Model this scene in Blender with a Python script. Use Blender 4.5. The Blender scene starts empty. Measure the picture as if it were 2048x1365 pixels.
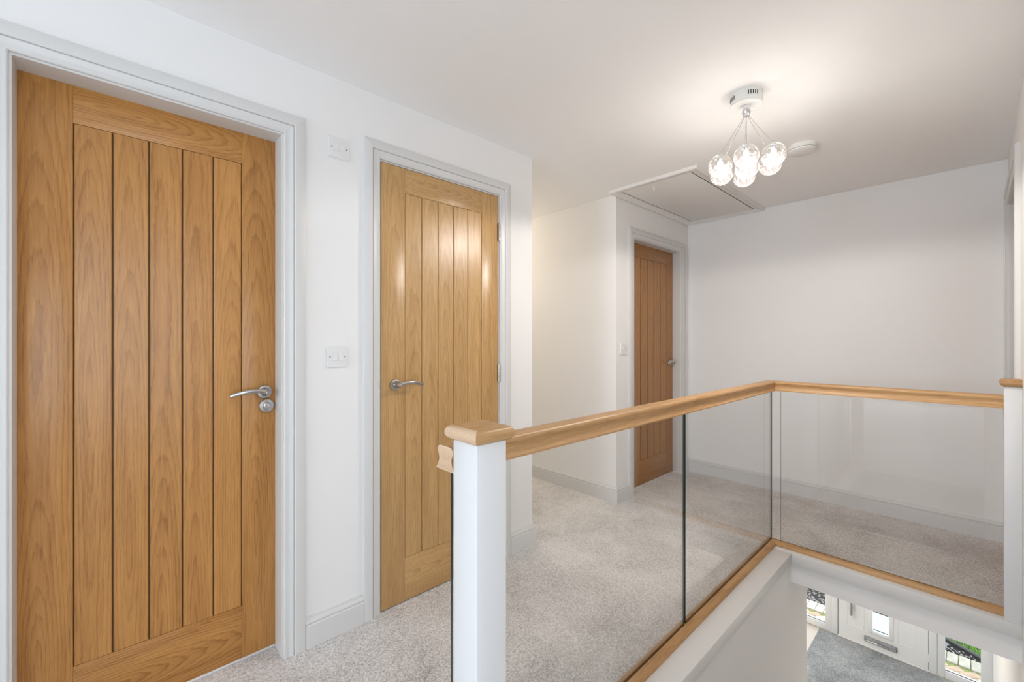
import bpy, bmesh, math, random
from mathutils import Vector, Matrix
R = math.radians
sc = bpy.context.scene
col = sc.collection

# ------------------------------------------------------------------ camera
cam_d = bpy.data.cameras.new('camera')
cam_d.sensor_width = 36.0
cam_d.lens = 859.2 / 2048 * 36.0
cam_d.shift_y = -0.0012
cam_d.clip_start = 0.02
cam = bpy.data.objects.new('camera', cam_d)
col.objects.link(cam)
cam.location = (0, 0, 1.2)
cam.rotation_euler = (R(90), 0, R(47.081 - 90))
sc.camera = cam

# ------------------------------------------------------------------ sky
wd = bpy.data.worlds.new('world'); sc.world = wd
wd.use_nodes = True
bg = wd.node_tree.nodes['Background']
bg.inputs[0].default_value = (0.80, 0.90, 1.0, 1)
bg.inputs[1].default_value = 3.0

# ------------------------------------------------------------------ daylight through the windows behind the camera
def area(name, loc, rot, sx, sy, watt, colr, spread=180):
    l = bpy.data.lights.new(name, 'AREA'); l.shape = 'RECTANGLE'; l.size = sx; l.size_y = sy
    l.energy = watt; l.color = colr; l.spread = R(spread)
    o = bpy.data.objects.new(name, l); col.objects.link(o)
    o.location = loc; o.rotation_euler = rot
    return o
DAY = (0.79, 0.895, 1.0)
area('daylight_side_window', (-0.30, -1.40, 1.275), (R(90 - 5), 0, 0), 1.8, 1.65, 5, (0.70, 0.85, 1.0))
area('daylight_back_window', (-5.55, 0.75, 1.40), (R(90), 0, R(-90)), 1.5, 1.35, 84, DAY)

sc.view_settings.view_transform = 'Standard'
sc.view_settings.look = 'None'
sc.view_settings.exposure = 0.20
sc.view_settings.gamma = 1.0
sc.view_settings.use_curve_mapping = False
sc.cycles.use_denoising = True
sc.cycles.max_bounces = 10
sc.cycles.diffuse_bounces = 6
sc.cycles.transparent_max_bounces = 24
sc.cycles.adaptive_threshold = 0.05
sc.cycles.caustics_reflective = False
sc.cycles.caustics_refractive = False

# ================================================================== materials
class N:
    def __init__(s, name):
        s.m = bpy.data.materials.new(name); s.m.use_nodes = True
        s.t = s.m.node_tree; s.t.nodes.clear()
        s.out = s.t.nodes.new('ShaderNodeOutputMaterial')
    def new(s, typ, **kw):
        n = s.t.nodes.new(typ)
        for k, v in kw.items(): setattr(n, k, v)
        return n
    def put(s, sock, v):
        if isinstance(v, bpy.types.NodeSocket): s.t.links.new(v, sock)
        else: sock.default_value = v
    def math(s, op, a, b=None, c=None, clamp=False):
        n = s.new('ShaderNodeMath', operation=op); n.use_clamp = clamp
        s.put(n.inputs[0], a)
        if b is not None: s.put(n.inputs[1], b)
        if c is not None: s.put(n.inputs[2], c)
        return n.outputs[0]
    def noise(s, vec, scale, detail=2, rough=0.5, dist=0.0):
        n = s.new('ShaderNodeTexNoise'); s.put(n.inputs['Vector'], vec)
        n.inputs['Scale'].default_value = scale; n.inputs['Detail'].default_value = detail
        n.inputs['Roughness'].default_value = rough; n.inputs['Distortion'].default_value = dist
        return n.outputs[0]
    def ramp(s, f, stops):
        n = s.new('ShaderNodeValToRGB'); s.put(n.inputs[0], f)
        e = n.color_ramp.elements
        while len(e) < len(stops): e.new(0.5)
        for i, (p, c) in enumerate(stops):
            e[i].position = p; e[i].color = (*c, 1)
        return n.outputs[0]
    def mix(s, f, a, b, mode='MIX'):
        n = s.new('ShaderNodeMix', data_type='RGBA', blend_type=mode)
        s.put(n.inputs['Factor'], f); s.put(n.inputs['A'], a); s.put(n.inputs['B'], b)
        return n.outputs['Result']
    def bsdf(s, colr, rough=0.5, metal=0.0, spec=0.5, bump=None, bstr=0.2, bdist=0.01, **kw):
        b = s.new('ShaderNodeBsdfPrincipled')
        s.put(b.inputs['Base Color'], colr if isinstance(colr, bpy.types.NodeSocket) else (*colr, 1))
        s.put(b.inputs['Roughness'], rough); b.inputs['Metallic'].default_value = metal
        b.inputs['Specular IOR Level'].default_value = spec
        for k, v in kw.items(): s.put(b.inputs[k], v)
        if bump is not None:
            bn = s.new('ShaderNodeBump'); bn.inputs['Strength'].default_value = bstr; bn.inputs['Distance'].default_value = bdist
            s.put(bn.inputs['Height'], bump); s.t.links.new(bn.outputs[0], b.inputs['Normal'])
        s.t.links.new(b.outputs[0], s.out.inputs[0])
        return b

def plain(name, c, rough=0.5, metal=0.0, spec=0.5, **kw):
    n = N(name); n.bsdf(c, rough, metal, spec, **kw); return n.m

def paint(name, c, rough, scale=220, bstr=0.03, spec=0.4):
    n = N(name); tc = n.new('ShaderNodeTexCoord')
    f = n.noise(tc.outputs['Object'], scale, 3)               # faint unevenness of sheen
    n.bsdf(c, n.math('MULTIPLY_ADD', f, bstr, rough), 0, spec)
    return n.m

def oak(name, axis, light, dark, rough=0.30, freq=120.0, tilt=0.045, ring=0.32):
    n = N(name); tc = n.new('ShaderNodeTexCoord'); oi = n.new('ShaderNodeObjectInfo')
    sep = n.new('ShaderNodeSeparateXYZ'); n.put(sep.inputs[0], tc.outputs['Object'])
    X, Y, Z = sep.outputs
    if axis == 'z': g, p, q = Z, X, Y
    elif axis == 'x': g, p, q = X, Z, Y
    else: g, p, q = Y, Z, X
    rnd = oi.outputs['Random']
    off = n.math('MULTIPLY', rnd, 41.0)
    def vec(sg, sp):
        c = n.new('ShaderNodeCombineXYZ')
        n.put(c.inputs[0], n.math('MULTIPLY_ADD', p, sp, off))
        n.put(c.inputs[1], n.math('MULTIPLY_ADD', q, sp, off))
        n.put(c.inputs[2], n.math('MULTIPLY_ADD', g, sg, off))
        return c.outputs[0]
    wav = n.noise(vec(0.6, 0.0), 1.0, 1)                     # slow wander of the heart line
    wob = n.noise(vec(5.0, 22.0), 1.0, 3, 0.6)               # wobble of single rings
    d = n.math('MULTIPLY_ADD', n.math('SUBTRACT', wav, 0.5), 0.13, n.math('MULTIPLY_ADD', g, tilt, 0.03))
    px = n.math('ADD', p, n.math('MULTIPLY', n.math('SUBTRACT', rnd, 0.5), 0.03))
    r = n.math('SQRT', n.math('ADD', n.math('MULTIPLY', px, px), n.math('MULTIPLY', d, d)))
    rr = n.math('MULTIPLY_ADD', r, freq, n.math('MULTIPLY', wob, 1.5))
    rr = n.math('MULTIPLY_ADD', n.noise(vec(30.0, 240.0), 1.0, 2), 0.55, rr)
    fr = n.math('FRACT', rr)
    ringc = n.ramp(fr, [(0.0, (0, 0, 0)), (0.55, (0.25, 0.25, 0.25)), (0.86, (1, 1, 1)), (1.0, (0.0, 0.0, 0.0))])
    fib = n.noise(vec(10.0, 230.0), 1.0, 4, 0.7)             # pores, stretched along the grain
    fib2 = n.noise(vec(2.2, 38.0), 1.0, 3, 0.55)             # broad streaks
    f = n.math('MULTIPLY', ringc, ring)
    f = n.math('ADD', f, n.math('MULTIPLY', n.math('SUBTRACT', fib, 0.5), 1.1))
    f = n.math('ADD', f, n.math('MULTIPLY', n.math('SUBTRACT', fib2, 0.45), 0.85))
    f = n.math('ADD', f, n.math('MULTIPLY', n.math('SUBTRACT', rnd, 0.5), 0.16))
    f = n.math('ADD', f, 0.22, clamp=True)
    c = n.ramp(f, [(0.0, light), (0.5, tuple((a * 0.55 + b * 0.45) for a, b in zip(light, dark))), (1.0, dark)])
    n.bsdf(c, rough, 0, 0.5, bump=n.math('ADD', fib, n.math('MULTIPLY', ringc, 0.25)), bstr=0.10, bdist=0.001)
    return n.m

M = {}
M['wall'] = paint('wall_paint', (0.86, 0.852, 0.845), 0.9, spec=0.15)
M['ceil'] = paint('ceiling_paint', (0.93, 0.925, 0.92), 0.9)
M['trim'] = paint('satin_trim_paint', (0.70, 0.695, 0.685), 0.36, 60, 0.0)
M['post'] = paint('white_satin_paint', (0.74, 0.745, 0.75), 0.36, 70, 0.05)
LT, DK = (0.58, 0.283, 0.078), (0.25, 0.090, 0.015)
M['oak_z'] = oak('oak_vertical', 'z', LT, DK)
M['oak_x'] = oak('oak_along', 'x', LT, DK, tilt=0.11, ring=0.45)
LT2, DK2 = (0.62, 0.385, 0.165), (0.34, 0.17, 0.05)
M['oak2_z'] = oak('pale_oak_vertical', 'z', LT2, DK2)
M['oak2_x'] = oak('pale_oak_along', 'x', LT2, DK2, tilt=0.11, ring=0.45)
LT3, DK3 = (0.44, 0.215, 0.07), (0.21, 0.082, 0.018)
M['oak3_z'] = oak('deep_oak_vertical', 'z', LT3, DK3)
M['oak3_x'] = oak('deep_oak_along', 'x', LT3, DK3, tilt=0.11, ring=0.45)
RL, RD = (0.57, 0.34, 0.150), (0.30, 0.145, 0.048)
M['rail_x'] = oak('rail_oak_along', 'x', RL, RD, 0.42, 120, 0.02, 0.3)
M['rail_y'] = oak('rail_oak_across', 'y', RL, RD, 0.42, 120, 0.02, 0.3)
M['endgrain'] = oak('oak_end_grain', 'y', (0.74, 0.54, 0.37), (0.50, 0.32, 0.19), 0.5, 190, 0.6, 0.35)
M['groove'] = plain('oak_groove', (0.16, 0.075, 0.025), 0.6)
M['nickel'] = plain('satin_nickel', (0.50, 0.49, 0.48), 0.22, 1.0)
M['chrome'] = plain('chrome', (0.82, 0.82, 0.84), 0.06, 1.0)
M['steel_dark'] = plain('dark_steel', (0.25, 0.25, 0.26), 0.4, 1.0)
M['plastic'] = plain('white_plastic', (0.80, 0.80, 0.80), 0.25)
M['plastic_matt'] = plain('white_matt_plastic', (0.80, 0.79, 0.77), 0.5)
M['dark'] = plain('black_gap', (0.015, 0.015, 0.015), 0.8)
M['lacquer'] = plain('white_lacquer', (0.80, 0.80, 0.78), 0.22)
M['upvc'] = plain('white_upvc', (0.86, 0.87, 0.88), 0.22)
M['hatch'] = paint('hatch_paint', (0.82, 0.805, 0.78), 0.45, 60, 0.02)
M['vinyl_light'] = plain('pale_under_door_light', (0.85, 0.85, 0.86), 0.3)  # pale colour carries the light and lino showing below doors
M['hallfloor'] = plain('cream_floor', (0.72, 0.66, 0.58), 0.4)

def carpet(name, c0, c1, c2, scale=150):
    n = N(name); tc = n.new('ShaderNodeTexCoord'); o = tc.outputs['Object']
    f = n.noise(o, scale, 3, 0.75)
    big = n.noise(o, 3.2, 4, 0.6, 0.4)
    s = n.math('ADD', n.math('MULTIPLY', n.math('SUBTRACT', f, 0.5), 2.3), n.math('MULTIPLY_ADD', n.math('SUBTRACT', big, 0.5), 0.9, 0.54), clamp=True)
    c = n.ramp(s, [(0.08, c0), (0.5, c1), (0.95, c2)])
    n.bsdf(c, 0.95, 0, 0.1, bump=f, bstr=0.65, bdist=0.006, **{'Sheen Weight': 0.25, 'Sheen Roughness': 0.6})
    return n.m
M['carpet'] = carpet('beige_grey_carpet', (0.33, 0.305, 0.285), (0.66, 0.625, 0.60), (0.93, 0.90, 0.88))
M['carpet2'] = carpet('grey_hall_carpet', (0.09, 0.10, 0.11), (0.28, 0.30, 0.32), (0.58, 0.60, 0.62), 130)

def glass(name, tint, refl=1.0):
    n = N(name)
    fr = n.new('ShaderNodeFresnel')
    tr = n.new('ShaderNodeBsdfTransparent'); tr.inputs[0].default_value = (*tint, 1)
    gl = n.new('ShaderNodeBsdfGlossy'); gl.inputs['Roughness'].default_value = 0.0
    mx = n.new('ShaderNodeMixShader')
    geo = n.new('ShaderNodeNewGeometry')                      # same Fresnel curve on both faces of the sheet
    n.put(fr.inputs[0], n.math('MULTIPLY_ADD', geo.outputs['Backfacing'], 1 / 1.5 - 1.5, 1.5))
    n.put(mx.inputs[0], n.math('MULTIPLY', fr.outputs[0], refl, clamp=True))
    n.t.links.new(tr.outputs[0], mx.inputs[1]); n.t.links.new(gl.outputs[0], mx.inputs[2])
    n.t.links.new(mx.outputs[0], n.out.inputs[0])
    return n.m
M['glass'] = glass('clear_glass', (0.988, 0.994, 0.992))
M['glass_edge'] = plain('glass_edge', (0.012, 0.035, 0.03), 0.15)

def globe_mat():
    n = N('bubble_glass')
    lw = n.new('ShaderNodeLayerWeight'); lw.inputs[0].default_value = 0.35
    tc = n.new('ShaderNodeTexCoord')
    irid = n.ramp(n.noise(tc.outputs['Object'], 14, 2), [(0.3, (0.75, 0.88, 1.0)), (0.5, (1.0, 0.97, 0.90)), (0.7, (1.0, 0.86, 0.88))])
    tr = n.new('ShaderNodeBsdfTransparent'); tr.inputs[0].default_value = (0.97, 0.97, 0.97, 1)
    gl = n.new('ShaderNodeBsdfGlossy'); gl.inputs['Roughness'].default_value = 0.05; n.put(gl.inputs[0], irid)
    tl = n.new('ShaderNodeBsdfTranslucent'); n.put(tl.inputs[0], irid)
    m1 = n.new('ShaderNodeMixShader')
    n.put(m1.inputs[0], n.math('MULTIPLY_ADD', lw.outputs['Facing'], 0.55, 0.06, clamp=True))
    n.t.links.new(tr.outputs[0], m1.inputs[1]); n.t.links.new(gl.outputs[0], m1.inputs[2])
    m2 = n.new('ShaderNodeMixShader')
    sp = n.ramp(n.noise(tc.outputs['Object'], 120, 1), [(0.55, (0.005, 0.005, 0.005)), (0.75, (0.07, 0.07, 0.07))])
    n.put(m2.inputs[0], sp)
    n.t.links.new(m1.outputs[0], m2.inputs[1]); n.t.links.new(tl.outputs[0], m2.inputs[2])
    n.t.links.new(m2.outputs[0], n.out.inputs[0])
    return n.m
M['globe'] = globe_mat()
def emit(name, c, s):
    n = N(name); e = n.new('ShaderNodeEmission'); e.inputs[0].default_value = (*c, 1); e.inputs[1].default_value = s
    n.t.links.new(e.outputs[0], n.out.inputs[0]); return n.m
M['led'] = emit('led', (1.0, 0.90, 0.76), 14)
def frosted():
    n = N('frosted_glass')
    tl = n.new('ShaderNodeBsdfTranslucent'); tl.inputs[0].default_value = (0.9, 0.95, 0.97, 1)
    tr = n.new('ShaderNodeBsdfTransparent'); tr.inputs[0].default_value = (0.9, 0.95, 0.97, 1)
    gl = n.new('ShaderNodeBsdfGlossy'); gl.inputs['Roughness'].default_value = 0.15
    a = n.new('ShaderNodeMixShader'); a.inputs[0].default_value = 0.25
    n.t.links.new(tl.outputs[0], a.inputs[1]); n.t.links.new(tr.outputs[0], a.inputs[2])
    b = n.new('ShaderNodeMixShader'); b.inputs[0].default_value = 0.06
    n.t.links.new(a.outputs[0], b.inputs[1]); n.t.links.new(gl.outputs[0], b.inputs[2])
    n.t.links.new(b.outputs[0], n.out.inputs[0]); return n.m
M['frost'] = frosted()
def rough_stone(name, c0, c1, sc_=9):
    n = N(name); tc = n.new('ShaderNodeTexCoord'); oi = n.new('ShaderNodeObjectInfo')
    f = n.noise(tc.outputs['Object'], sc_, 5, 0.65)
    f = n.math('ADD', f, n.math('MULTIPLY', n.math('SUBTRACT', oi.outputs['Random'], 0.5), 0.7), clamp=True)
    c = n.ramp(f, [(0.2, c0), (0.75, c1)])
    n.bsdf(c, 0.85, 0, 0.2, bump=f, bstr=0.4, bdist=0.005); return n.m
M['paver'] = rough_stone('block_paving', (0.40, 0.28, 0.19), (0.64, 0.50, 0.36))
M['kerb'] = rough_stone('pale_kerb_sett', (0.36, 0.33, 0.26), (0.60, 0.56, 0.46))
M['joint'] = rough_stone('mossy_joint_sand', (0.10, 0.12, 0.03), (0.30, 0.30, 0.10), 30)
M['soil'] = rough_stone('dark_soil', (0.018, 0.015, 0.013), (0.06, 0.05, 0.045), 20)
M['chip'] = rough_stone('slate_chip', (0.03, 0.026, 0.028), (0.30, 0.27, 0.26), 55)
M['grass'] = rough_stone('lawn_green', (0.10, 0.30, 0.02), (0.32, 0.62, 0.08), 40)
M['edging'] = rough_stone('dark_edging', (0.03, 0.03, 0.03), (0.09, 0.085, 0.08), 30)

# ================================================================== builders
WORLD = {}                                                    # object -> world position of its origin
def tag(o, label=None, cat=None, group=None, kind=None):
    if label: o['label'] = label
    if cat: o['category'] = cat
    if group: o['group'] = group
    if kind: o['kind'] = kind
    return o
def place(o, loc, parent=None):
    col.objects.link(o)
    WORLD[o] = Vector(loc)
    if parent is not None:
        o.parent = parent; o.location = Vector(loc) - WORLD[parent]
    else: o.location = loc
    return o
def empty(name, loc, label, cat, group=None, kind=None, parent=None):
    o = bpy.data.objects.new(name, None); o.empty_display_size = 0.05
    place(o, loc, parent)
    return tag(o, label, cat, group, kind)
def finish(name, bm, mats, parent=None, origin=None, smooth=False):
    bmesh.ops.recalc_face_normals(bm, faces=bm.faces)
    vs = [v.co for v in bm.verts]
    if origin is None:
        lo = [min(v[i] for v in vs) for i in range(3)]; hi = [max(v[i] for v in vs) for i in range(3)]
        origin = Vector([(a + b) / 2 for a, b in zip(lo, hi)])
    origin = Vector(origin)
    bmesh.ops.translate(bm, verts=bm.verts, vec=-origin)
    me = bpy.data.meshes.new(name)
    bm.to_mesh(me); bm.free()
    for m in (mats if isinstance(mats, (list, tuple)) else [mats]): me.materials.append(m)
    if smooth:
        for p in me.polygons: p.use_smooth = True
        try: me.set_sharp_from_angle(angle=R(smooth if smooth is not True else 40))
        except Exception: pass
    o = bpy.data.objects.new(name, me)
    return place(o, origin, parent)
def bbox(bm, lo, hi, bev=0.0, seg=2):
    x0, y0, z0 = lo; x1, y1, z1 = hi
    v = [bm.verts.new(p) for p in ((x0, y0, z0), (x1, y0, z0), (x1, y1, z0), (x0, y1, z0), (x0, y0, z1), (x1, y0, z1), (x1, y1, z1), (x0, y1, z1))]
    fs = [bm.faces.new([v[i] for i in f]) for f in ((3, 2, 1, 0), (4, 5, 6, 7), (0, 1, 5, 4), (1, 2, 6, 5), (2, 3, 7, 6), (3, 0, 4, 7))]
    if bev > 0:
        es = list({e for f in fs for e in f.edges})
        bmesh.ops.bevel(bm, geom=es, offset=bev, segments=seg, affect='EDGES', profile=0.5)
def box(name, lo, hi, mat, parent=None, bev=0.0, seg=2, smooth=False):
    bm = bmesh.new(); bbox(bm, lo, hi, bev, seg)
    return finish(name, bm, mat, parent, smooth=(smooth or (40 if bev > 0 else False)))
def boxes(name, lst, mat, parent=None, bev=0.0):
    bm = bmesh.new()
    for lo, hi in lst: bbox(bm, lo, hi, bev)
    return finish(name, bm, mat, parent)
def sweep(bm, prof, P0, P1, A, B, c0=0.0, c1=0.0):
    """extrude closed profile [(a,b)] from P0 to P1; c0/c1 shear the ends with a (mitres)"""
    P0, P1, A, B = map(Vector, (P0, P1, A, B)); D = (P1 - P0).normalized()
    r0 = [bm.verts.new(P0 + A * a + B * b + D * (c0 * a)) for a, b in prof]
    r1 = [bm.verts.new(P1 + A * a + B * b + D * (c1 * a)) for a, b in prof]
    n = len(prof)
    for i in range(n): bm.faces.new((r0[i], r0[(i + 1) % n], r1[(i + 1) % n], r1[i]))
    bm.faces.new(r0); bm.faces.new(list(reversed(r1)))
    return r0, r1
def extr(name, prof, P0, P1, A, B, mat, parent=None, c0=0.0, c1=0.0, smooth=35):
    bm = bmesh.new(); sweep(bm, prof, P0, P1, A, B, c0, c1)
    return finish(name, bm, mat, parent, smooth=smooth)
def lathe(bm, prof, C, axis, seg=28):
    """revolve [(r,h)] about axis through C"""
    C = Vector(C); ax = Vector(axis).normalized()
    u = ax.orthogonal().normalized(); w = ax.cross(u)
    rings = []
    for r, h in prof:
        if r < 1e-6: rings.append([bm.verts.new(C + ax * h)])
        else: rings.append([bm.verts.new(C + ax * h + (u * math.cos(2 * math.pi * k / seg) + w * math.sin(2 * math.pi * k / seg)) * r) for k in range(seg)])
    for a, b in zip(rings, rings[1:]):
        for k in range(seg):
            k2 = (k + 1) % seg
            if len(a) == 1 and len(b) == 1: continue
            if len(a) == 1: bm.faces.new((a[0], b[k], b[k2]))
            elif len(b) == 1: bm.faces.new((a[k], b[0], a[k2]))
            else: bm.faces.new((a[k], b[k], b[k2], a[k2]))
def tube(bm, pts, rad, seg=10, flat=None, up=(0, 0, 1)):
    """sweep an ellipse (rad = list of (ra, rb)) along pts"""
    pts = [Vector(p) for p in pts]; rings = []
    for i, p in enumerate(pts):
        t = (pts[min(i + 1, len(pts) - 1)] - pts[max(i - 1, 0)]).normalized()
        upv = Vector(up)
        if abs(t.dot(upv)) > 0.95: upv = Vector((1, 0, 0))
        s = t.cross(upv).normalized(); q = s.cross(t).normalized()
        ra, rb = rad[i] if isinstance(rad, list) else (rad, rad)
        rings.append([bm.verts.new(p + s * (ra * math.cos(2 * math.pi * k / seg)) + q * (rb * math.sin(2 * math.pi * k / seg))) for k in range(seg)])
    for a, b in zip(rings, rings[1:]):
        for k in range(seg): bm.faces.new((a[k], a[(k + 1) % seg], b[(k + 1) % seg], b[k]))
    bm.faces.new(list(reversed(rings[0]))); bm.faces.new(rings[-1])
def arc(cx, cy, r, a0, a1, n):
    return [(cx + r * math.cos(R(a0 + (a1 - a0) * i / n)), cy + r * math.sin(R(a0 + (a1 - a0) * i / n))) for i in range(n + 1)]

# ================================================================== dimensions (metres; landing carpet is z = 0)
C = 2.268            # ceiling
WA = 1.775           # wall with doors 1 and 2
WB = 1.790           # wall with door 3
XF = 3.870           # far wall
YR = -0.138          # stair flank wall on the right
XB = -5.5            # back wall
G = -2.6             # ground floor
XD = 6.845           # inner face of the front door
T = 0.12
XA1, XA2 = 1.812, 2.712   # passage between the two left walls
YP = 4.3

# ------------------------------------------------------------------ room shell
def struct(o, label, cat): return tag(o, label, cat, kind='structure')
struct(boxes('floor', [((XB, YR, -0.165), (0.634, 1.96, 0)), ((0.634, 0.79, -0.165), (XF + 0.1, 1.96, 0)),
                       ((2.90, YR, -0.165), (XF + 0.1, 0.79, 0)), ((XA1 - 0.1, 1.96, -0.165), (XA2 + 0.1, YP, 0)),
                       ((XB, -1.35, -0.165), (0.70, YR, 0))], M['carpet']),
       'pale beige grey carpet across the upstairs landing', 'floor')
struct(box('ceiling', (XB - 0.15, -1.5, C), (XF + 0.15, YP + 0.1, C + 0.1), M['ceil']), 'smooth white painted landing ceiling', 'ceiling')
O1, O2 = (-0.20, 0.466, 1.973), (0.861, 1.547, 1.986)          # door openings: x0, x1, head
O3 = (2.945, 3.712, 1.980)
L_ = 0.03                                                      # lining thickness
def wall_with_openings(name, x0, x1, y, ops, label, cat='wall'):
    lst = []; x = x0
    for a, b, h in ops:
        lst.append(((x, y, 0), (a - L_, y + T, C))); lst.append(((a - L_, y, h + L_), (b + L_, y + T, C))); x = b + L_
    lst.append(((x, y, 0), (x1, y + T, C)))
    return struct(boxes(name, lst, M['wall']), label, cat)
wall_with_openings('wall_left', XB, XA1, WA, [O1, O2], 'white wall holding the two nearest oak doors')
wall_with_openings('wall_left_far', XA2, XF + T, WB, [O3], 'short white wall around the oak door in the far corner')
struct(box('wall_passage_far', (XA2, WB + T, 0), (XA2 + T, YP, C), M['wall']), 'white passage wall beside the far oak door', 'wall')
struct(box('wall_passage_near', (XA1 - T, WA + T, 0), (XA1, YP, C), M['wall']), 'white passage wall behind the second oak door', 'wall')
struct(box('wall_passage_end', (XA1 - T, YP, 0), (XA2 + T, YP + 0.1, C), M['wall']), 'white wall at the end of the side passage', 'wall')
struct(box('wall_far', (XF, YR - T, 0), (XF + T, WB, C), M['wall']), 'wide blank white wall at the far end of the landing', 'wall')
O4 = (2.97, 3.79, 1.98)
lst = [((0.42, YR - T, 0), (O4[0] - L_, YR, C)), ((O4[0] - L_, YR - T, O4[2] + L_), (O4[1] + L_, YR, C)), ((O4[1] + L_, YR - T, 0), (XF, YR, C)),
       ((0.45, YR - T, G - 0.05), (XD + 0.1, YR, 0))]
lst += [((XB, YR - T, 2.03), (0.42, YR, C))]
struct(boxes('wall_right', lst, M['wall']), 'white wall along the stairwell and the hall at the picture edge', 'wall')
def wall_window(name, lo, hi, axis, w0, w1, z0, z1, label):
    (x0, y0, zz0), (x1, y1, zz1) = lo, hi
    if axis == 'y':   # wall runs along y
        l = [((x0, y0, zz0), (x1, w0, zz1)), ((x0, w1, zz0), (x1, y1, zz1)), ((x0, w0, zz0), (x1, w1, z0)), ((x0, w0, z1), (x1, w1, zz1))]
    else:
        l = [((x0, y0, zz0), (w0, y1, zz1)), ((w1, y0, zz0), (x1, y1, zz1)), ((w0, y0, zz0), (w1, y1, z0)), ((w0, y0, z1), (w1, y1, zz1))]
    return struct(boxes(name, l, M['wall']), label, 'wall')
wall_window('wall_back', (XB - T, -1.47, 0), (XB, WA + T, C), 'y', 0.0, 1.5, 0.73, 2.08, 'white wall with a window behind the camera')
wall_window('wall_side_room', (XB, -1.47, 0), (0.82, -1.35, C), 'x', -1.2, 0.6, 0.45, 2.1, 'white window wall of the side room')
struct(box('wall_side_room_end', (0.70, -1.35, 0), (0.82, YR - T, C), M['wall']), 'white side room wall next to the stairs', 'wall')

# window frames behind the camera
def plain_window(name, lo, hi, axis, label):
    e = empty(name, lo, label, 'window', kind='structure')
    (x0, y0, z0), (x1, y1, z1) = lo, hi; f = 0.05
    if axis == 'x':
        xm = (x0 + x1) / 2
        pcs = [((x0, y0, z0), (x0 + f, y1, z1)), ((x1 - f, y0, z0), (x1, y1, z1)), ((xm - f / 2, y0, z0 + f), (xm + f / 2, y1, z1 - f)),
               ((x0 + f, y0, z0), (x1 - f, y1, z0 + f)), ((x0 + f, y0, z1 - f), (x1 - f, y1, z1))]
    else:
        ym = (y0 + y1) / 2
        pcs = [((x0, y0, z0), (x1, y0 + f, z1)), ((x0, y1 - f, z0), (x1, y1, z1)), ((x0, ym - f / 2, z0 + f), (x1, ym + f / 2, z1 - f)),
               ((x0, y0 + f, z0), (x1, y1 - f, z0 + f)), ((x0, y0 + f, z1 - f), (x1, y1 - f, z1))]
    for a, b in pcs: box('window_frame', a, b, M['upvc'], e, 0.004)
plain_window('window_3', (-1.2, -1.36, 0.45), (0.6, -1.32, 2.1), 'x', 'white framed window of the side room behind the camera')
plain_window('window_4', (XB - 0.03, 0.0, 0.73), (XB + 0.01, 1.5, 2.08), 'y', 'white framed window in the wall behind the camera')

# ------------------------------------------------------------------ skirting
SK = [(0, 0), (0.018, 0), (0.018, 0.086), (0.0135, 0.0895)] + [(0.0135 + 0.0035 * math.sin(R(180 * i / 6)) , 0.0895 + 0.0145 * i / 6) for i in range(1, 7)] + [(0.010, 0.107), (0.0085, 0.1115), (0.0075, 0.1155), (0, 0.1155)]
def skirt(name, P0, P1, A, label, c0=0, c1=0):
    return struct(extr(name, SK, P0, P1, A, (0, 0, 1), M['trim'], None, c0, c1), label, 'skirting board')
mY, pX, pY, mX = (0, -1, 0), (1, 0, 0), (0, 1, 0), (-1, 0, 0)
AW = 0.076                                                     # architrave width
skirt('baseboard_left', (O1[1] + AW + 0.006, WA, 0), (O2[0] - AW - 0.006, WA, 0), mY, 'white moulded skirting between the two nearest doors')
skirt('baseboard_left_end', (O2[1] + AW + 0.006, WA, 0), (XA1, WA, 0), mY, 'short white skirting right of the second oak door', 0, 1)
skirt('baseboard_passage_near', (XA1, WA, 0), (XA1, YP, 0), pX, 'white skirting turning into the side passage', -1, 0)
skirt('baseboard_passage_far', (XA2, WB, 0), (XA2, YP, 0), mX, 'long white skirting along the side passage wall', -1, 0)
skirt('baseboard_left_far', (XA2, WB, 0), (O3[0] - AW - 0.006, WB, 0), mY, 'short white skirting left of the far oak door', -1, 0)
skirt('baseboard_corner', (O3[1] + AW + 0.006, WB, 0), (XF, WB, 0), mY, 'tiny white skirting piece in the far landing corner', 0, -1)
skirt('baseboard_far', (XF, WB, 0), (XF, YR, 0), mX, 'long white moulded skirting along the blank far wall', 1, -1)
skirt('baseboard_right', (2.88, YR, 0), (O4[0] - 0.08, YR, 0), pY, 'white skirting beside the right wall doorway', 0, 0)

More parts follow.
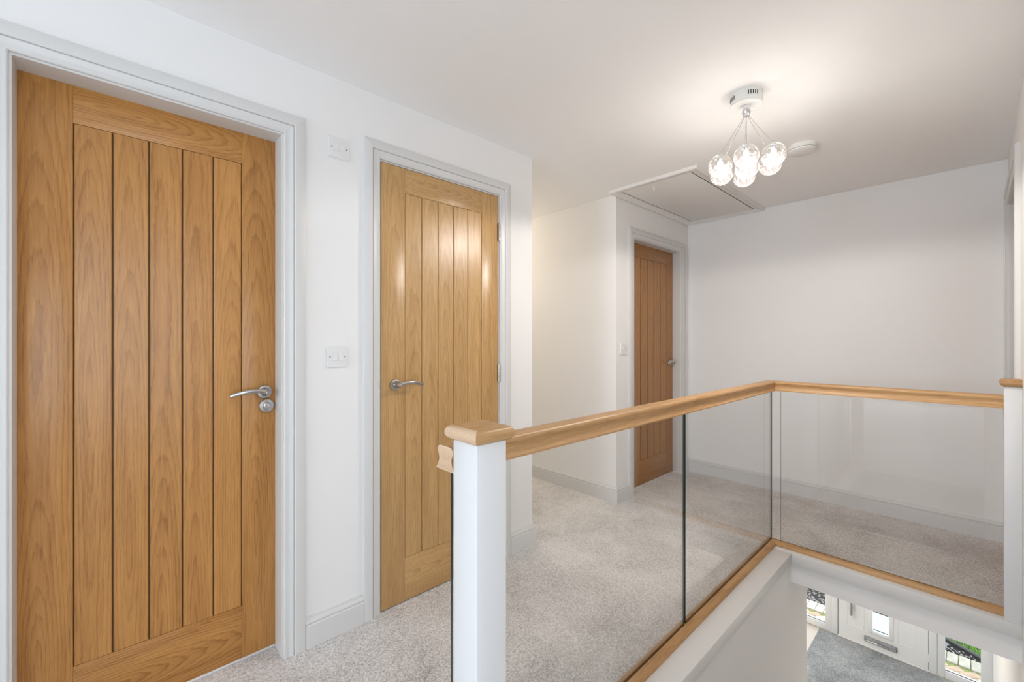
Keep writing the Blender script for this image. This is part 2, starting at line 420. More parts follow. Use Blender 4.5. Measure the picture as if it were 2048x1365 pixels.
# ------------------------------------------------------------------ architraves and door linings
AP = [(0, 0), (0, 0.0085), (0.003, 0.0115), (0.008, 0.0120), (0.0125, 0.0105), (0.020, 0.0112), (0.027, 0.0132), (0.0315, 0.0142), (0.033, 0.0105),
      (0.0345, 0.0105), (0.0355, 0.0165), (0.038, 0.0185), (0.070, 0.0185), (0.0745, 0.0165), (AW, 0.012), (AW, 0)]
def doorframe(name, x0, x1, h, y, sgn, label, depth=T, rev=0.006, foot=0.0):
    """architrave on the wall face y (front normal -sgn*Y) with lining behind"""
    e = empty(name, ((x0 + x1) / 2, y, foot), label, 'door frame', kind='structure')
    B = (0, -sgn, 0); a0, a1, ah = x0 - rev, x1 + rev, h + rev
    extr('architrave', AP, (a0, y, foot), (a0, y, ah), mX, B, M['trim'], e, 0, 1)
    extr('architrave', AP, (a1, y, foot), (a1, y, ah), pX, B, M['trim'], e, 0, 1)
    extr('architrave', AP, (a0, y, ah), (a1, y, ah), (0, 0, 1), B, M['trim'], e, -1, 1)
    ya, yb = sorted((y, y + sgn * depth))
    box('lining', (x0 - L_, ya, foot), (x0, yb, h), M['trim'], e)
    box('lining', (x1, ya, foot), (x1 + L_, yb, h), M['trim'], e)
    box('lining', (x0 - L_, ya, h), (x1 + L_, yb, h + L_), M['trim'], e)
    return e
doorframe('trim_1', *O1, WA, 1, 'white moulded door frame around the nearest oak door')
doorframe('trim_2', *O2, WA, 1, 'white moulded door frame around the second oak door')
doorframe('trim_3', *O3, WB, 1, 'white moulded door frame around the far corner oak door')
doorframe('trim_4', *O4, YR, -1, 'white door frame in the right wall at the picture edge')

# ------------------------------------------------------------------ oak doors
def lever_handle(parent, x, y, z, s, mat=None):
    """s = +1: lever points to +x. y is the face of the door (room side -y)"""
    h = empty('handle', (x, y, z), None, None, parent=parent)
    h['label'] = 'curved satin nickel lever on a round rose'
    bm = bmesh.new(); lathe(bm, [(0, 0.0), (0.0265, 0.0), (0.0265, 0.005), (0.0245, 0.0085), (0.017, 0.0095), (0.015, 0.0082), (0, 0.0082)], (x, y, z), (0, -1, 0))
    finish('rose', bm, M['nickel'], h, smooth=30)
    bm = bmesh.new()
    lathe(bm, [(0, 0.006), (0.0135, 0.006), (0.0125, 0.012), (0.0095, 0.017), (0.0095, 0.050), (0.007, 0.055), (0, 0.056)], (x, y, z), (0, -1, 0), 20)
    pts, rad = [], []
    for i in range(15):
        t = i / 14
        pts.append((x + s * (-0.010 + 0.128 * t), y - 0.045 - 0.007 * math.sin(math.pi * t) + 0.004 * t, z + 0.001 + 0.010 * math.sin(math.pi * min(1, t * 0.95 + 0.02)) - 0.007 * t * t))
        w = 0.0095 - 0.002 * t
        if i == 0: w *= 0.55
        rad.append((0.0052 if i else 0.003, w))
    tube(bm, pts, rad, 12)
    finish('lever', bm, M['nickel'], h, smooth=35)
    return h
def oak_door(name, x0, x1, h, yf, label, mz, mx, planks=5, stile=0.115, top=0.113, bot=0.195, th=0.040, z0=0.006, g=0.0021):
    e = empty(name, ((x0 + x1) / 2, yf, z0), label, 'door', kind='structure')
    box('stile', (x0, yf, z0), (x0 + stile, yf + th, h), mz, e, 0.0012)
    box('stile', (x1 - stile, yf, z0), (x1, yf + th, h), mz, e, 0.0012)
    xa, xb = x0 + stile, x1 - stile
    box('rail', (xa, yf + 0.0004, h - top), (xb, yf + th, h), mx, e, 0.0012)
    box('rail', (xa, yf + 0.0004, z0), (xb, yf + th, z0 + bot), mx, e, 0.0012)
    box('backing_panel', (xa, yf + 0.010, z0 + bot), (xb, yf + th - 0.008, h - top), M['groove'], e)
    w = (xb - xa) / planks
    for i in range(planks):
        a, b = xa + i * w + (g if i else 0.0022), xa + (i + 1) * w - (g if i < planks - 1 else 0.0022)
        prof = [(a, 0.009), (a, 0.0030), (a + 0.0022, 0.0012), (b - 0.0022, 0.0012), (b, 0.0030), (b, 0.009)]
        bm = bmesh.new()
        sweep(bm, [(p[0] - a, p[1]) for p in prof], (a, yf, z0 + bot + 0.0015), (a, yf, h - top - 0.0015), (1, 0, 0), (0, 1, 0))
        finish('plank', bm, mz, e)
    return e
d1 = oak_door('door_1', O1[0] - 0.010, O1[1] + 0.010, O1[2] + 0.010, 1.862, 'large oak plank door nearest the camera with lock below its lever', M['oak_z'], M['oak_x'], stile=0.122, top=0.124, z0=0.010)
lever_handle(d1, 0.428, 1.862, 1.000, -1)
lk = empty('privacy_lock', (0.435, 1.862, 0.946), None, None, parent=d1); lk['label'] = 'round satin nickel lock rose with slotted release'
bm = bmesh.new(); lathe(bm, [(0, 0), (0.0265, 0), (0.0265, 0.005), (0.0245, 0.0085), (0.014, 0.0095), (0.0125, 0.0075), (0, 0.0075)], (0.435, 1.862, 0.946), (0, -1, 0)); finish('rose', bm, M['nickel'], lk, smooth=30)
bm = bmesh.new(); lathe(bm, [(0, 0.007), (0.0095, 0.007), (0.0095, 0.011), (0.008, 0.0125), (0, 0.0128)], (0.435, 1.862, 0.946), (0, -1, 0), 20); finish('release', bm, M['chrome'], lk, smooth=30)
box('slot', (0.4343, 1.8485, 0.9395), (0.4357, 1.8495, 0.9525), M['steel_dark'], lk)
d2 = oak_door('door_2', O2[0] + 0.003, O2[1] - 0.003, O2[2] - 0.003, 1.772, 'second oak plank door, flush in its frame with hinges showing', M['oak2_z'], M['oak2_x'], z0=0.006, g=0.0013)
lever_handle(d2, 0.930, 1.772, 0.998, 1)
for zc in (1.790, 1.020, 0.24):
    bm = bmesh.new()
    lathe(bm, [(0, -0.05), (0.0062, -0.05), (0.0062, 0.05), (0, 0.05)], (1.5465, 1.766, zc), (0, 0, 1), 14)
    bbox(bm, (1.5475, 1.7685, zc - 0.05), (1.5525, 1.7735, zc + 0.05))
    hg = finish('hinge', bm, M['nickel'], d2, smooth=35)
    for dz in (-0.018, 0.018):
        bm = bmesh.new(); lathe(bm, [(0.0064, -0.0008), (0.0066, 0), (0.0064, 0.0008)], (1.5465, 1.766, zc + dz), (0, 0, 1), 14); finish('knuckle_joint', bm, M['steel_dark'], hg)
box('latch_plate', (0.8595, 1.7755, 0.963), (0.8645, 1.795, 1.033), M['steel_dark'], d2)
box('latch_bolt', (0.8598, 1.770, 0.985), (0.8645, 1.778, 1.010), M['nickel'], d2, 0.001)
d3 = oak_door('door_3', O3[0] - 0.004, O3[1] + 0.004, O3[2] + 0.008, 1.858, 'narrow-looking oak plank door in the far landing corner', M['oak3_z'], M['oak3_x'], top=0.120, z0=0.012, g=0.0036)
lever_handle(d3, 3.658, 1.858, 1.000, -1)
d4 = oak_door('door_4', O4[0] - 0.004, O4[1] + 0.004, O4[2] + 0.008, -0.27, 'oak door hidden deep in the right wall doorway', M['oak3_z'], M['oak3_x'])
lever_handle(d4, 3.05, -0.27, 1.0, 1)
d4.rotation_euler = (0, 0, math.pi); d4.location.y = YR - 0.085
for nm, o, y, lb in (('under_door_light_strip', O1, 1.872, 'thin white strip standing for light under the nearest oak door'), ('under_door_light_strip', O3, 1.866, 'thin white strip standing for light under the far corner oak door')):  # white strip painted in for light and pale lino under the door
    tag(box(nm, (o[0], y - 0.006, 0.0), (o[1], y + 0.03, 0.0085), M['vinyl_light'], None, 0.002), lb, 'painted light strip', kind='structure')

# ------------------------------------------------------------------ stairwell lining, bridge edge and stairs
YL0, YL1 = 0.697, 0.786          # ledge beside the stairwell
XE0, XE1 = 2.786, 2.828          # edge of the bridge part
struct(box('trim_5', (0.634, YL0, -0.060), (XE0, YL1 + 0.004, 0.0), M['trim'], None, 0.002), 'wide white ledge board beside the stairwell under the long glass', 'ledge')
struct(box('trim_6', (XE0, YR, -0.060), (2.90, YL1 + 0.004, 0.0), M['trim'], None, 0.002), 'white edge board below the far glass panel', 'ledge')
struct(box('wall_stair', (0.634, YL0 + 0.018, G), (3.185, 0.84, -0.060), M['wall']), 'grey shaded wall under the ledge, down the stairwell', 'wall')
struct(box('wall_bridge', (XE0 + 0.016, YR, -0.165), (2.92, YL0 + 0.018, -0.060), M['wall']), 'white plaster face under the far edge board', 'wall')
st = empty('staircase', (0.634, (YR + YL0) / 2, G), 'carpeted stairs going down from the landing, out of view', 'staircase', kind='structure')
ns = 13; rise = 2.6 / ns; go = 0.2
for i in range(ns - 1):
    zt = -rise * (i + 1); xs = 0.634 + go * i
    box('tread', (xs - 0.015, YR + 0.03, zt - 0.03), (xs + go, YL0 + 0.018, zt), M['carpet'], st, 0.008)
    box('riser', (xs, YR + 0.03, zt), (xs + 0.015, YL0 + 0.018, zt + rise - (0.03 if i else 0.165)), M['carpet'], st)

# ------------------------------------------------------------------ newel posts
def cap(lo, hi, mat, parent, sides=(1, 1, 1, 1), n=10):
    """flat cap with bullnosed, mitred sides; sides = which of -x, +x, -y, +y are rounded"""
    (x0, y0, z0), (x1, y1, z1) = lo, hi; r = (z1 - z0) / 2
    bm = bmesh.new(); rings = []
    for i in range(n + 1):
        t = R(-90 + 180 * i / n); ins = r * (1 - math.cos(t)); z = z0 + r + r * math.sin(t)
        a, b, c, d = (ins * q for q in sides)
        rings.append([bm.verts.new(p) for p in ((x0 + a, y0 + c, z), (x1 - b, y0 + c, z), (x1 - b, y1 - d, z), (x0 + a, y1 - d, z))])
    for p, q in zip(rings, rings[1:]):
        for k in range(4): bm.faces.new((p[k], p[(k + 1) % 4], q[(k + 1) % 4], q[k]))
    bm.faces.new(list(reversed(rings[0]))); bm.faces.new(rings[-1])
    return finish('cap', bm, mat, parent, smooth=40)
nw = empty('newel_post', (0.593, 0.741, -0.4), 'white square newel post with oak cap in the foreground', 'newel post')
NX0, NX1, NY0, NY1 = 0.552, 0.634, 0.700, 0.785
box('post', (NX0, NY0, -0.40), (NX1, NY1, 0.980), M['post'], nw, 0.0025, smooth=40)
cp = cap((NX0 - 0.014, NY0 - 0.014, 0.980), (NX1 + 0.014, NY1 + 0.014, 1.0125), M['rail_x'], nw)
cp['label'] = 'oak newel cap with rounded sides'
# end-grain face of the cap: a thin end cut
me = cp.data; me.materials.append(M['endgrain'])
for p in me.polygons:
    if abs(p.normal.x) > 0.25: p.material_index = 1
nw2 = empty('newel_post', (2.832, -0.112, 0.0), 'white half newel post with oak cap against the right wall', 'newel post')
box('post', (XE0 + 0.001, YR, 0.0), (2.876, -0.0875, 1.000), M['post'], nw2, 0.002, smooth=40)
cap((XE0 - 0.013, YR, 1.0), (2.890, -0.0745, 1.0315), M['rail_y'], nw2, (1, 1, 0, 1))['label'] = 'oak half cap with rounded sides'

# ------------------------------------------------------------------ oak rails and glass
HR = [(0.000, 0.000), (0.000, 0.004), (0.004, 0.009), (0.0085, 0.016), (0.0105, 0.023), (0.0095, 0.031), (0.006, 0.038), (0.0045, 0.044), (0.006, 0.050), (0.011, 0.0545), (0.018, 0.0555)]
HR = HR + [(0.070 - a, b) for a, b in reversed(HR)]
RY, RX, RZ = 0.7855, 2.8275, 0.902
def end_mat(o, axis):
    o.data.materials.append(M['endgrain'])
    for p in o.data.polygons:
        if abs(p.normal[axis]) > 0.95 and p.area > 0.0008: p.material_index = 1
h1 = extr('handrail', HR, (0.555, RY, RZ), (RX, RY, RZ), pY, (0, 0, 1), M['rail_x'], None, 0, 1)
end_mat(h1, 0)
tag(h1, 'long moulded oak handrail running away from the foreground newel post', 'handrail', 'landing balustrade')
h2 = extr('handrail', HR, (RX, RY - 0.0006, RZ), (RX, -0.0875, RZ), pX, (0, 0, 1), M['rail_y'], None, -1, 0)
tag(h2, 'short moulded oak handrail ending at the right wall half newel', 'handrail', 'landing balustrade')
BRP = [(0, 0), (0, 0.006), (0.003, 0.012), (0.010, 0.019), (0.018, 0.0235), (0.0258, 0.025), (0.0258, 0.010), (0.0352, 0.010), (0.0352, 0.025), (0.043, 0.0235), (0.051, 0.019), (0.058, 0.012), (0.060, 0.006), (0.060, 0)]
b1 = extr('base_rail', BRP, (0.549, RY, 0), (RX, RY, 0), pY, (0, 0, 1), M['rail_x'], None, 0, 1)
tag(b1, 'long grooved oak base rail under the two glass panels beside the stairwell', 'base rail', 'landing balustrade')
b2 = extr('base_rail', BRP, (RX, RY, 0), (RX, -0.0875, 0), pX, (0, 0, 1), M['rail_y'], None, -1, 0)
tag(b2, 'short grooved oak base rail under the far glass panel', 'base rail', 'landing balustrade')
def pane(name, lo, hi, label, thin):
    bm = bmesh.new(); bbox(bm, lo, hi)
    for f in bm.faces:
        f.normal_update()
        f.material_index = 0 if abs(f.normal[thin]) > 0.9 else 1
    o = finish(name, bm, [M['glass'], M['glass_edge']])
    return tag(o, label, 'glass panel', 'landing balustrade')
gy, gx = RY + 0.0305, RX + 0.0305
pane('glass_panel', (0.570, gy - 0.004, 0.0105), (1.7255, gy + 0.004, RZ - 0.0005), 'clear glass panel next to the foreground newel post', 1)
pane('glass_panel', (1.7345, gy - 0.004, 0.0105), (2.852, gy + 0.004, RZ - 0.0005), 'clear glass panel at the corner end of the long handrail', 1)
pane('glass_panel', (gx - 0.004, -0.031, 0.0105), (gx + 0.004, 0.768, RZ - 0.0005), 'clear glass panel under the short far handrail', 0)
tag(box('infill_fillet', (1.7265, gy - 0.0045, 0.0105), (1.7335, gy + 0.0045, 0.026), M['rail_x']), 'small oak fillet filling the base rail groove between two panels', 'fillet')
tag(box('infill_fillet', (gx - 0.0045, -0.087, 0.0105), (gx + 0.0045, -0.032, 0.028), M['rail_y']), 'small oak fillet in the groove beside the half newel', 'fillet')

# ------------------------------------------------------------------ switches
def switch(name, x, y, z, rockers, label, wide=False):
    e = empty(name, (x, y, z), label, 'switch')
    s = 0.043
    bm = bmesh.new(); bbox(bm, (x - s, y - 0.0085, z - s), (x + s, y, z + s))
    es = [ed for ed in bm.edges if abs(ed.verts[0].co.y - ed.verts[1].co.y) > 0.005]
    bmesh.ops.bevel(bm, geom=es, offset=0.004, segments=3, affect='EDGES')
    es = [ed for ed in bm.edges if all(abs(v.co.y - (y - 0.0085)) < 1e-5 for v in ed.verts)]
    bmesh.ops.bevel(bm, geom=es, offset=0.0025, segments=3, affect='EDGES')
    finish('plate', bm, M['plastic'], e, smooth=35)
    yf = y - 0.0085
    for dx, w, h, tilt in rockers:
        bm = bmesh.new(); bbox(bm, (x + dx - w / 2, yf - 0.0028, z - h / 2), (x + dx + w / 2, yf + 0.001, z + h / 2), 0.0006)
        for v in bm.verts:
            if v.co.y < yf - 0.001: v.co.y += tilt * (v.co.z - z) / (h / 2) * 0.0020
        finish('rocker', bm, M['plastic'], e)
        box('rocker_gap', (x + dx - w / 2 - 0.0006, yf - 0.00025, z - h / 2 - 0.0006), (x + dx + w / 2 + 0.0006, yf + 0.001, z + h / 2 + 0.0006), M['trim'], e)
    for dx in (-0.0303, 0.0303):
        bm = bmesh.new(); lathe(bm, [(0, 0.0), (0.0029, 0.0), (0.0027, 0.0008), (0, 0.0009)], (x + dx, yf, z), (0, -1, 0), 14)
        finish('screw', bm, M['steel_dark'], e)
    return e
switch('light_switch', 0.672, WA, 1.131, [(-0.0105, 0.0165, 0.028, 0.5), (0.0120, 0.0165, 0.028, 1.0)], 'white double light switch between the two nearest oak doors')
iso = switch('isolator_switch', 0.679, WA, 1.984, [(-0.011, 0.022, 0.030, 0.4), (0.011, 0.019, 0.026, -0.8)], 'white isolator switch high on the wall above the light switch')
switch('light_switch', 2.802, WB, 1.130, [(0.0, 0.0165, 0.028, 0.8)], 'white single light switch left of the far corner door')

# ------------------------------------------------------------------ loft hatch
lh = empty('loft_hatch', (3.235, 1.47, C), 'white loft hatch with moulded frame in the ceiling corner', 'loft hatch', kind='structure')
HX0, HX1, HY0, HY1 = 2.607, 3.866, 1.150, 1.787
HF = [(0, 0), (0, 0.018), (0.004, 0.021), (0.012, 0.021), (0.016, 0.018), (0.050, 0.013), (0.058, 0.012), (0.062, 0.008), (0.062, 0)]
dn = (0, 0, -1)
HF = [(a, b) for a, b in HF]
def hfr(P0, P1, A): extr('frame_moulding', HF, P0, P1, A, dn, M['hatch'], lh, 1, -1)
hfr((HX0, HY0, C), (HX1, HY0, C), pY); hfr((HX0, HY1, C), (HX1, HY1, C), mY)
hfr((HX0, HY0, C), (HX0, HY1, C), pX); hfr((HX1, HY0, C), (HX1, HY1, C), mX)
box('hatch_gap', (HX0 + 0.060, HY0 + 0.060, C - 0.0045), (HX1 - 0.060, HY1 - 0.060, C - 0.0005), M['dark'], lh)
box('hatch_panel', (HX0 + 0.0635, HY0 + 0.0705, C - 0.0085), (HX1 - 0.0635, HY1 - 0.0705, C - 0.004), M['hatch'], lh, 0.0015)
bm = bmesh.new()
lathe(bm, [(0, 0), (0.012, 0), (0.012, 0.004), (0.006, 0.006), (0.004, 0.020), (0, 0.020)], (2.757, 1.515, C - 0.008), dn, 16)
tube(bm, [(2.757, 1.515, C - 0.024), (2.757, 1.508, C - 0.030), (2.757, 1.512, C - 0.040), (2.757, 1.522, C - 0.040)], 0.0025, 8)
finish('latch_hook', bm, M['lacquer'], lh, smooth=40)

# ------------------------------------------------------------------ pendant light
PX, PY = 2.018, 0.674
pl = empty('pendant_light', (PX, PY, C), 'cluster of seven clear glass globes hanging from a white ceiling rose', 'pendant light')
bm = bmesh.new(); lathe(bm, [(0, 0.0), (0.062, 0.0), (0.062, 0.051), (0.0605, 0.0525), (0, 0.0525)], (PX, PY, C), dn, 56)
rose = finish('ceiling_rose', bm, M['lacquer'], pl, smooth=35)
for a0 in (133, 223, 313, 43):
    for k in range(5):
        a = R(a0 + 8.6 * (k - 2)); p = Vector((PX + 0.0622 * math.cos(a), PY + 0.0622 * math.sin(a), C - 0.0225))
        bm = bmesh.new(); bbox(bm, (-0.0006, -0.0018, -0.0088), (0.0006, 0.0018, 0.0088))
        bmesh.ops.transform(bm, matrix=Matrix.Translation(p) @ Matrix.Rotation(a, 4, 'Z'), verts=bm.verts)
        finish('vent_slot', bm, M['dark'], rose)
bm = bmesh.new(); lathe(bm, [(0, 0.05), (0.0165, 0.05), (0.0165, 0.086), (0.0145, 0.089), (0, 0.089)], (PX, PY, C), dn, 28); finish('stem', bm, M['chrome'], pl, smooth=35)
bm = bmesh.new(); lathe(bm, [(0, 0.089), (0.0125, 0.089), (0.0125, 0.096), (0, 0.096)], (PX, PY, C), dn, 20); finish('cable_gland', bm, M['chrome'], pl, smooth=35)
GR = 0.0485
GL = [(1.948, 0.757, 1.961), (1.938, 0.648, 1.968), (2.052, 0.578, 1.986), (2.066, 0.797, 1.966), (2.068, 0.690, 1.966), (2.172, 0.735, 1.968), (2.168, 0.626, 1.992)]
gm = None
for i, g in enumerate(GL):
    a = math.atan2(g[1] - PY, g[0] - PX)
    top = Vector((PX + 0.008 * math.cos(a), PY + 0.008 * math.sin(a), C - 0.094)); bot = Vector(g) + Vector((0, 0, GR * 0.97))
    bm = bmesh.new(); tube(bm, [top, top.lerp(bot, 0.5), bot], 0.0009, 6, up=(0, 1, 0)); finish('cable', bm, M['steel_dark'] if i % 2 else M['nickel'], pl, smooth=True)
    bm = bmesh.new(); bmesh.ops.create_uvsphere(bm, u_segments=36, v_segments=20, radius=GR)
    bmesh.ops.translate(bm, verts=bm.verts, vec=g)
    gb = finish('globe', bm, M['globe'], pl, origin=g, smooth=True)
    bm = bmesh.new(); lathe(bm, [(0, GR * 1.0), (0.010, GR * 0.97), (0.010, GR * 0.62), (0.007, GR * 0.55), (0, GR * 0.55)], g, (0, 0, 1), 16); finish('lamp_holder', bm, M['chrome'], gb, smooth=35)
    bm = bmesh.new(); bmesh.ops.create_uvsphere(bm, u_segments=14, v_segments=8, radius=0.0105)
    bmesh.ops.translate(bm, verts=bm.verts, vec=Vector(g) + Vector((0, 0, 0.014))); finish('led_capsule', bm, M['led'], gb, smooth=True)
    for typ, watt, dz in (('SPOT', 4.3, -0.014), ('POINT', 0.9, 0.0)):     # the capsule shines mostly downwards
        l = bpy.data.lights.new('globe_light', typ); l.energy = watt; l.color = (1.0, 0.945, 0.89); l.shadow_soft_size = 0.012
        if typ == 'SPOT': l.spot_size = R(179); l.spot_blend = 0.15
        lo_ = bpy.data.objects.new('globe_light', l); col.objects.link(lo_); lo_.location = Vector(g) + Vector((0, 0, dz))

# ------------------------------------------------------------------ smoke alarm
SX, SY = 2.782, 0.645
sa = empty('smoke_alarm', (SX, SY, C), 'round white smoke alarm on the ceiling behind the pendant light', 'smoke alarm')
bm = bmesh.new(); lathe(bm, [(0, 0), (0.068, 0), (0.068, 0.022), (0, 0.022)], (SX, SY, C), dn, 48); finish('base', bm, M['plastic_matt'], sa, smooth=35)
bm = bmesh.new(); lathe(bm, [(0, 0.022), (0.063, 0.022), (0.063, 0.0245), (0, 0.0245)], (SX, SY, C), dn, 48); finish('vent_ring', bm, M['steel_dark'], sa, smooth=35)
bm = bmesh.new(); lathe(bm, [(0, 0.0245), (0.0675, 0.0245), (0.066, 0.031), (0.058, 0.036), (0.02, 0.038), (0, 0.038)], (SX, SY, C), dn, 48); finish('cover', bm, M['plastic_matt'], sa, smooth=35)

# ------------------------------------------------------------------ entrance hall below
struct(box('floor_hall', (0.4, YR - 0.05, G - 0.1), (XD + 0.12, 2.7, G - 0.008), M['hallfloor']), 'cream hall floor beside the grey carpet downstairs', 'floor')
struct(box('floor_hall_carpet', (0.5, YR, G - 0.008), (XD - 0.03, 1.385, G), M['carpet2']), 'dark grey hall carpet in front of the white entrance door', 'carpet')
struct(box('ceiling_hall', (XF + 0.1, YR - T, -0.165), (XD + 0.1, 2.7, -0.065), M['ceil']), 'white hall ceiling below the landing', 'ceiling')
struct(box('wall_hall_left', (2.9, 2.6, G), (XD + 0.1, 2.7, -0.165), M['wall']), 'white wall on the far side of the hall', 'wall')
struct(box('wall_hall_back', (2.9, 0.84, G), (3.0, 2.6, -0.165), M['wall']), 'white hall wall below the landing', 'wall')
FT = -0.50                                                   # head of the entrance frame
struct(boxes('wall_front', [((XD, 1.66, G), (XD + 0.1, 2.6, -0.165)), ((XD, YR, FT), (XD + 0.1, 1.66, -0.165))], M['wall']), 'white wall around the entrance door', 'wall')
struct(boxes('ceiling_under_landing', [((0.634, 0.84, -0.18), (2.9, 1.9, -0.166))], M['ceil']), 'white underside of the landing floor', 'ceiling')
# entrance door
fd = empty('door_5', (XD, 0.774, G), 'white entrance door with letter plate and frosted panes seen below the landing', 'door', kind='structure')
zs = [-2.378 + i * 0.52 for i in range(3)]
lf = [((XD, 0.357, G + 0.012), (XD + 0.045, 0.697, FT - 0.06)), ((XD, 0.851, G + 0.012), (XD + 0.045, 1.190, FT - 0.06))]
zz = G + 0.012
for z in zs: lf.append(((XD, 0.697, zz), (XD + 0.045, 0.851, z))); zz = z + 0.27
lf.append(((XD, 0.697, zz), (XD + 0.045, 0.851, FT - 0.06)))
boxes('leaf', lf, M['upvc'], fd)
for i in range(3):
    z0 = -2.378 + i * 0.52; z1 = z0 + 0.27
    pf = empty('pane_surround', (XD, 0.774, z0), None, None, parent=fd)
    for lo, hi in (((0.660, z0 - 0.036), (0.697, z1 + 0.036)), ((0.851, z0 - 0.036), (0.888, z1 + 0.036)), ((0.697, z0 - 0.036), (0.851, z0)), ((0.697, z1), (0.851, z1 + 0.036))):
        box('surround_bar', (XD - 0.012, lo[0], lo[1]), (XD + 0.001, hi[0], hi[1]), M['upvc'], pf, 0.004)
    box('pane', (XD + 0.001, 0.697, z0), (XD + 0.0045, 0.851, z1), M['frost'], pf)
    box('etched_line', (XD + 0.0002, 0.704, z0 + 0.014), (XD + 0.0009, 0.844, z0 + 0.024), M['dark'], pf)
    box('etched_line', (XD + 0.0002, 0.704, z1 - 0.036), (XD + 0.0009, 0.844, z1 - 0.026), M['dark'], pf)
for y0, y1 in ((0.46, 0.62), (0.93, 1.10)):
    for z0 in (-2.42, -1.93, -1.44):
        for lo, hi in (((y0, z0), (y1, z0 + 0.006)), ((y0, z0 + 0.42), (y1, z0 + 0.426)), ((y0, z0 + 0.006), (y0 + 0.006, z0 + 0.42)), ((y1 - 0.006, z0 + 0.006), (y1, z0 + 0.42))):
            box('panel_bead', (XD - 0.003, lo[0], lo[1]), (XD + 0.001, hi[0], hi[1]), M['upvc'], fd, 0.001)
lp = empty('letter_plate', (XD, 0.776, -2.50), None, None, parent=fd); lp['label'] = 'chrome letter plate'
for lo, hi in (((0.625, -2.532), (0.927, -2.524)), ((0.625, -2.476), (0.927, -2.468)), ((0.625, -2.524), (0.633, -2.476)), ((0.919, -2.524), (0.927, -2.476))):
    box('plate_frame', (XD - 0.016, lo[0], lo[1]), (XD, hi[0], hi[1]), M['nickel'], lp, 0.002)
box('flap', (XD - 0.009, 0.633, -2.524), (XD, 0.919, -2.476), M['chrome'], lp, 0.001)
hb = empty('pull_handle', (XD, 1.05, -2.26), None, None, parent=fd)
bm = bmesh.new(); tube(bm, [(XD - 0.055, 1.05, -2.262), (XD - 0.055, 1.05, -1.6), (XD - 0.055, 1.05, -0.95)], 0.0125, 14); finish('bar', bm, M['nickel'], hb, smooth=35)
for z in (-2.18, -1.03):
    bm = bmesh.new(); tube(bm, [(XD - 0.055, 1.05, z), (XD, 1.05, z)], 0.008, 10); finish('bracket', bm, M['nickel'], hb, smooth=35)
for z in (-2.445, -1.55, -0.75):
    bm = bmesh.new(); lathe(bm, [(0, -0.045), (0.009, -0.045), (0.009, 0.045), (0, 0.045)], (XD - 0.008, 0.352, z), (0, 0, 1), 12); finish('hinge', bm, M['upvc'], fd, smooth=35)
boxes('door_gap', [((XD + 0.012, 0.3522, G + 0.008), (XD + 0.04, 0.3568, FT - 0.055)), ((XD + 0.012, 1.1902, G + 0.008), (XD + 0.04, 1.1948, FT - 0.055)), ((XD + 0.012, 0.3568, G + 0.008), (XD + 0.04, 1.1902, G + 0.0118))], M['dark'], fd)
ef = empty('trim_7', (XD, 0.774, G), 'white frame around the entrance door and its sidelights', 'door frame', kind='structure')
for lo, hi in (((1.195, G), (1.262, FT)), ((0.285, G), (0.352, FT)), ((0.352, FT - 0.055), (1.195, FT)), ((0.352, G - 0.004), (1.195, G + 0.008))):
    box('frame_bar', (XD - 0.018, lo[0], lo[1]), (XD + 0.06, hi[0], hi[1]), M['upvc'], ef, 0.003)
def sidelight(name, y0, y1, label, fl=0.062):
    e = empty(name, (XD, (y0 + y1) / 2, G), label, 'window', kind='structure')
    ga, gb_ = y0 + fl, y1 - 0.062; zb = -2.515
    for lo, hi in (((y0, G), (ga, FT)), ((gb_, G), (y1, FT)), ((ga, G), (gb_, zb)), ((ga, FT - 0.06), (gb_, FT))):
        box('window_frame', (XD - 0.010, lo[0], lo[1]), (XD + 0.055, hi[0], hi[1]), M['upvc'], e, 0.005)
    box('gasket', (XD + 0.008, ga, zb), (XD + 0.012, gb_, zb + 0.006), M['dark'], e)
    box('pane', (XD + 0.012, ga, zb), (XD + 0.034, gb_, FT - 0.06), M['glass'], e)
    return e
sidelight('window_1', 1.264, 1.66, 'white framed sidelight window left of the entrance door')
sidelight('window_2', YR, 0.283, 'white framed sidelight window right of the entrance door', 0.088)

# ------------------------------------------------------------------ outside the entrance
GZ = -2.74
pth = empty('path', (7.3, 0.7, GZ), 'block paving path outside the entrance seen through the sidelights', 'path', kind='structure')
box('joint_sand', (XD + 0.1, -1.6, GZ - 0.1), (7.73, 3.2, GZ - 0.007), M['joint'], pth)
random.seed(4)
bm = bmesh.new(); bbox(bm, (-0.098, -0.0475, -0.05), (0.098, 0.0475, 0.0), 0.006, 1)
base = finish('paver', bm, M['paver'], pth, origin=(0, 0, 0)); base.location = (0, 0, 0)
first = True
a45 = R(45)
for i in range(-16, 17):
    for j in range(-16, 17):
        for k in range(2):                                     # 45 degree herringbone
            u = i * 0.1 + j * 0.2 + (0.0 if k == 0 else 0.0)
            px_, py_ = 0.1 * i + 0.2 * j, 0.1 * i - 0.2 * j
            if k == 0: cx, cy, rz = px_ + 0.1, py_ + 0.05, 0.0
            else: cx, cy, rz = px_ + 0.05 + 0.0, py_ + 0.2 - 0.0, math.pi / 2
            X = 7.2 + cx * math.cos(a45) - cy * math.sin(a45); Y = 0.7 + cx * math.sin(a45) + cy * math.cos(a45)
            if not (7.02 < X < 7.42 and -0.7 < Y < 2.3): continue
            o = base if first else base.copy()
            if not first: col.objects.link(o)
            first = False
            o.parent = pth; o.location = Vector((X, Y, GZ + random.uniform(-0.003, 0.003))) - WORLD[pth]; o.rotation_euler = (0, 0, rz + a45)
bm = bmesh.new(); bbox(bm, (-0.115, -0.049, -0.06), (0.115, 0.049, 0.0), 0.007, 1)
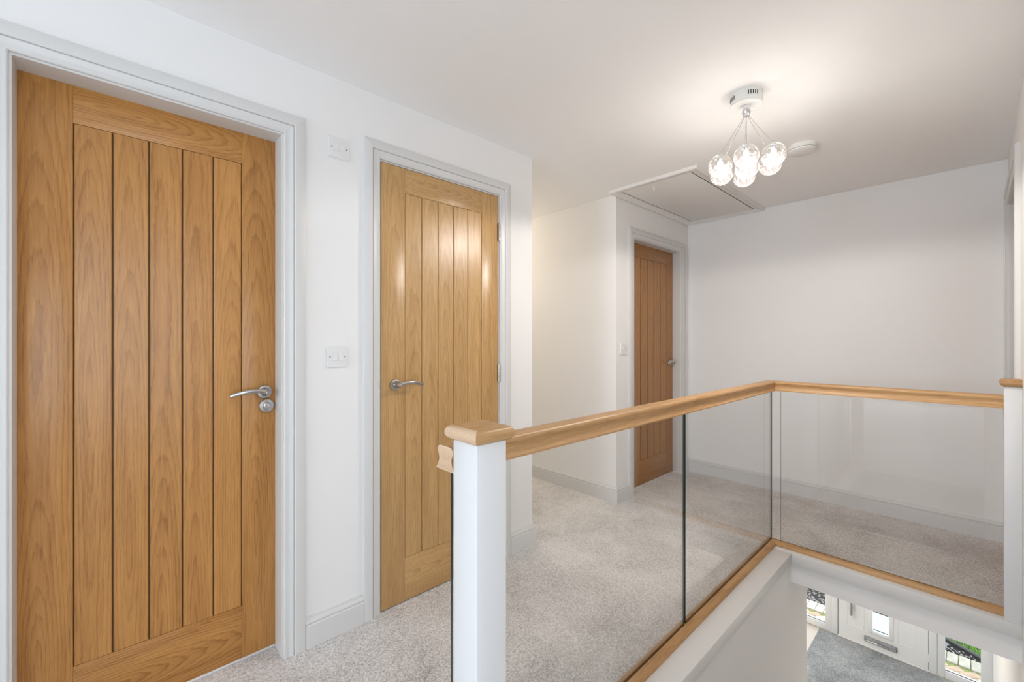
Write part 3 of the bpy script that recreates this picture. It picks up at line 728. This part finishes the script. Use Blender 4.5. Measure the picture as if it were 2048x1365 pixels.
kb = finish('kerb_sett', bm, M['kerb'], pth, origin=(0, 0, 0))
for i in range(30):
    o = kb if i == 0 else kb.copy()
    if i: col.objects.link(o)
    o.parent = pth; o.location = Vector((7.605 + random.uniform(-0.004, 0.004), -0.65 + i * 0.104, GZ + 0.012 + random.uniform(-0.004, 0.004))) - WORLD[pth]
    o.rotation_euler = (0, 0, random.uniform(-0.02, 0.02))
tag(box('door_step', (XD + 0.1, -0.3, GZ - 0.05), (XD + 0.19, 1.8, G - 0.03), plain('grey_step', (0.22, 0.25, 0.30), 0.5), None, 0.006), 'blue grey doorstep outside the entrance', 'doorstep', kind='structure')
struct(box('ground_bed', (7.73, -4, GZ - 0.2), (12, 5, GZ - 0.02), M['soil']), 'dark planting bed soil beyond the kerb', 'ground')
# slate and bark mulch
bm = bmesh.new(); random.seed(9)
def eX(y): return 7.885 + 0.55 * (y + 0.0)                    # line of the lawn edging
for i in range(2600):
    y = random.uniform(-0.5, 2.4); x = random.uniform(7.74, 9.1)
    if x > eX(y) - 0.068 or (y < 0.7 and x > 8.4): continue
    c = Vector((x, y, GZ - 0.012 + random.uniform(0, 0.02)))
    m = Matrix.Translation(c) @ Matrix.Rotation(random.uniform(0, 6.28), 4, 'Z') @ Matrix.Rotation(random.uniform(-0.6, 0.6), 4, 'X')
    l, w, h = random.uniform(0.012, 0.035), random.uniform(0.006, 0.014), random.uniform(0.002, 0.005)
    n0 = len(bm.verts)
    vv = [bm.verts.new(m @ Vector(p)) for p in ((-l, -w * 0.4, 0), (0, -w, h), (l, 0, 0), (l * 0.2, w, 0), (0, 0, h * 2.2))]
    for f in ((0, 1, 4), (1, 2, 4), (2, 3, 4), (3, 0, 4)): bm.faces.new([vv[q] for q in f])
tag(finish('mulch', bm, M['chip']), 'dark slate and bark mulch outside the sidelights', 'mulch', kind='stuff')
bm = bmesh.new()
tube(bm, [(eX(y), y, GZ + 0.010) for y in (-0.6, -0.2, 0.2, 0.6, 1.0, 1.6, 2.2)], 0.020, 12)
tag(finish('lawn_edging', bm, M['edging'], smooth=True), 'dark rounded lawn edging outside the right sidelight', 'edging')
bm = bmesh.new()
for i in range(9000):
    y = random.uniform(-0.5, 1.3); x = eX(y) + 0.055 + random.uniform(0, 1) ** 1.5 * 1.4
    a = random.uniform(0, 6.28); h = random.uniform(0.03, 0.06); w = 0.0022
    p = Vector((x, y, GZ - 0.022)); t = Vector((math.cos(a), math.sin(a), 0)); ln = Vector((random.uniform(-.02, .02), random.uniform(-.02, .02), h))
    q = [bm.verts.new(p - t * w), bm.verts.new(p + t * w), bm.verts.new(p + ln)]
    bm.faces.new(q)
tag(finish('grass', bm, M['grass']), 'bright green lawn grass outside the right sidelight', 'grass', kind='stuff')
struct(boxes('ground_lawn', [((8.75, -3, GZ - 0.1), (11, 5, GZ - 0.005))], M['grass']), 'green lawn ground far beyond the planting bed', 'ground')

# ------------------------------------------------------------------ passage lamp, plus an unseen fill light added to brighten the hall
def lamp(name, loc, w, c, r):
    l = bpy.data.lights.new(name, 'POINT'); l.energy = w; l.color = c; l.shadow_soft_size = r
    o = bpy.data.objects.new(name, l); col.objects.link(o); o.location = loc
lamp('passage_lamp', (2.25, 3.3, 2.05), 9, (1.0, 0.86, 0.66), 0.1)
lamp('hall_fill', (4.9, 1.75, -0.6), 36, (1.0, 0.94, 0.86), 0.12)
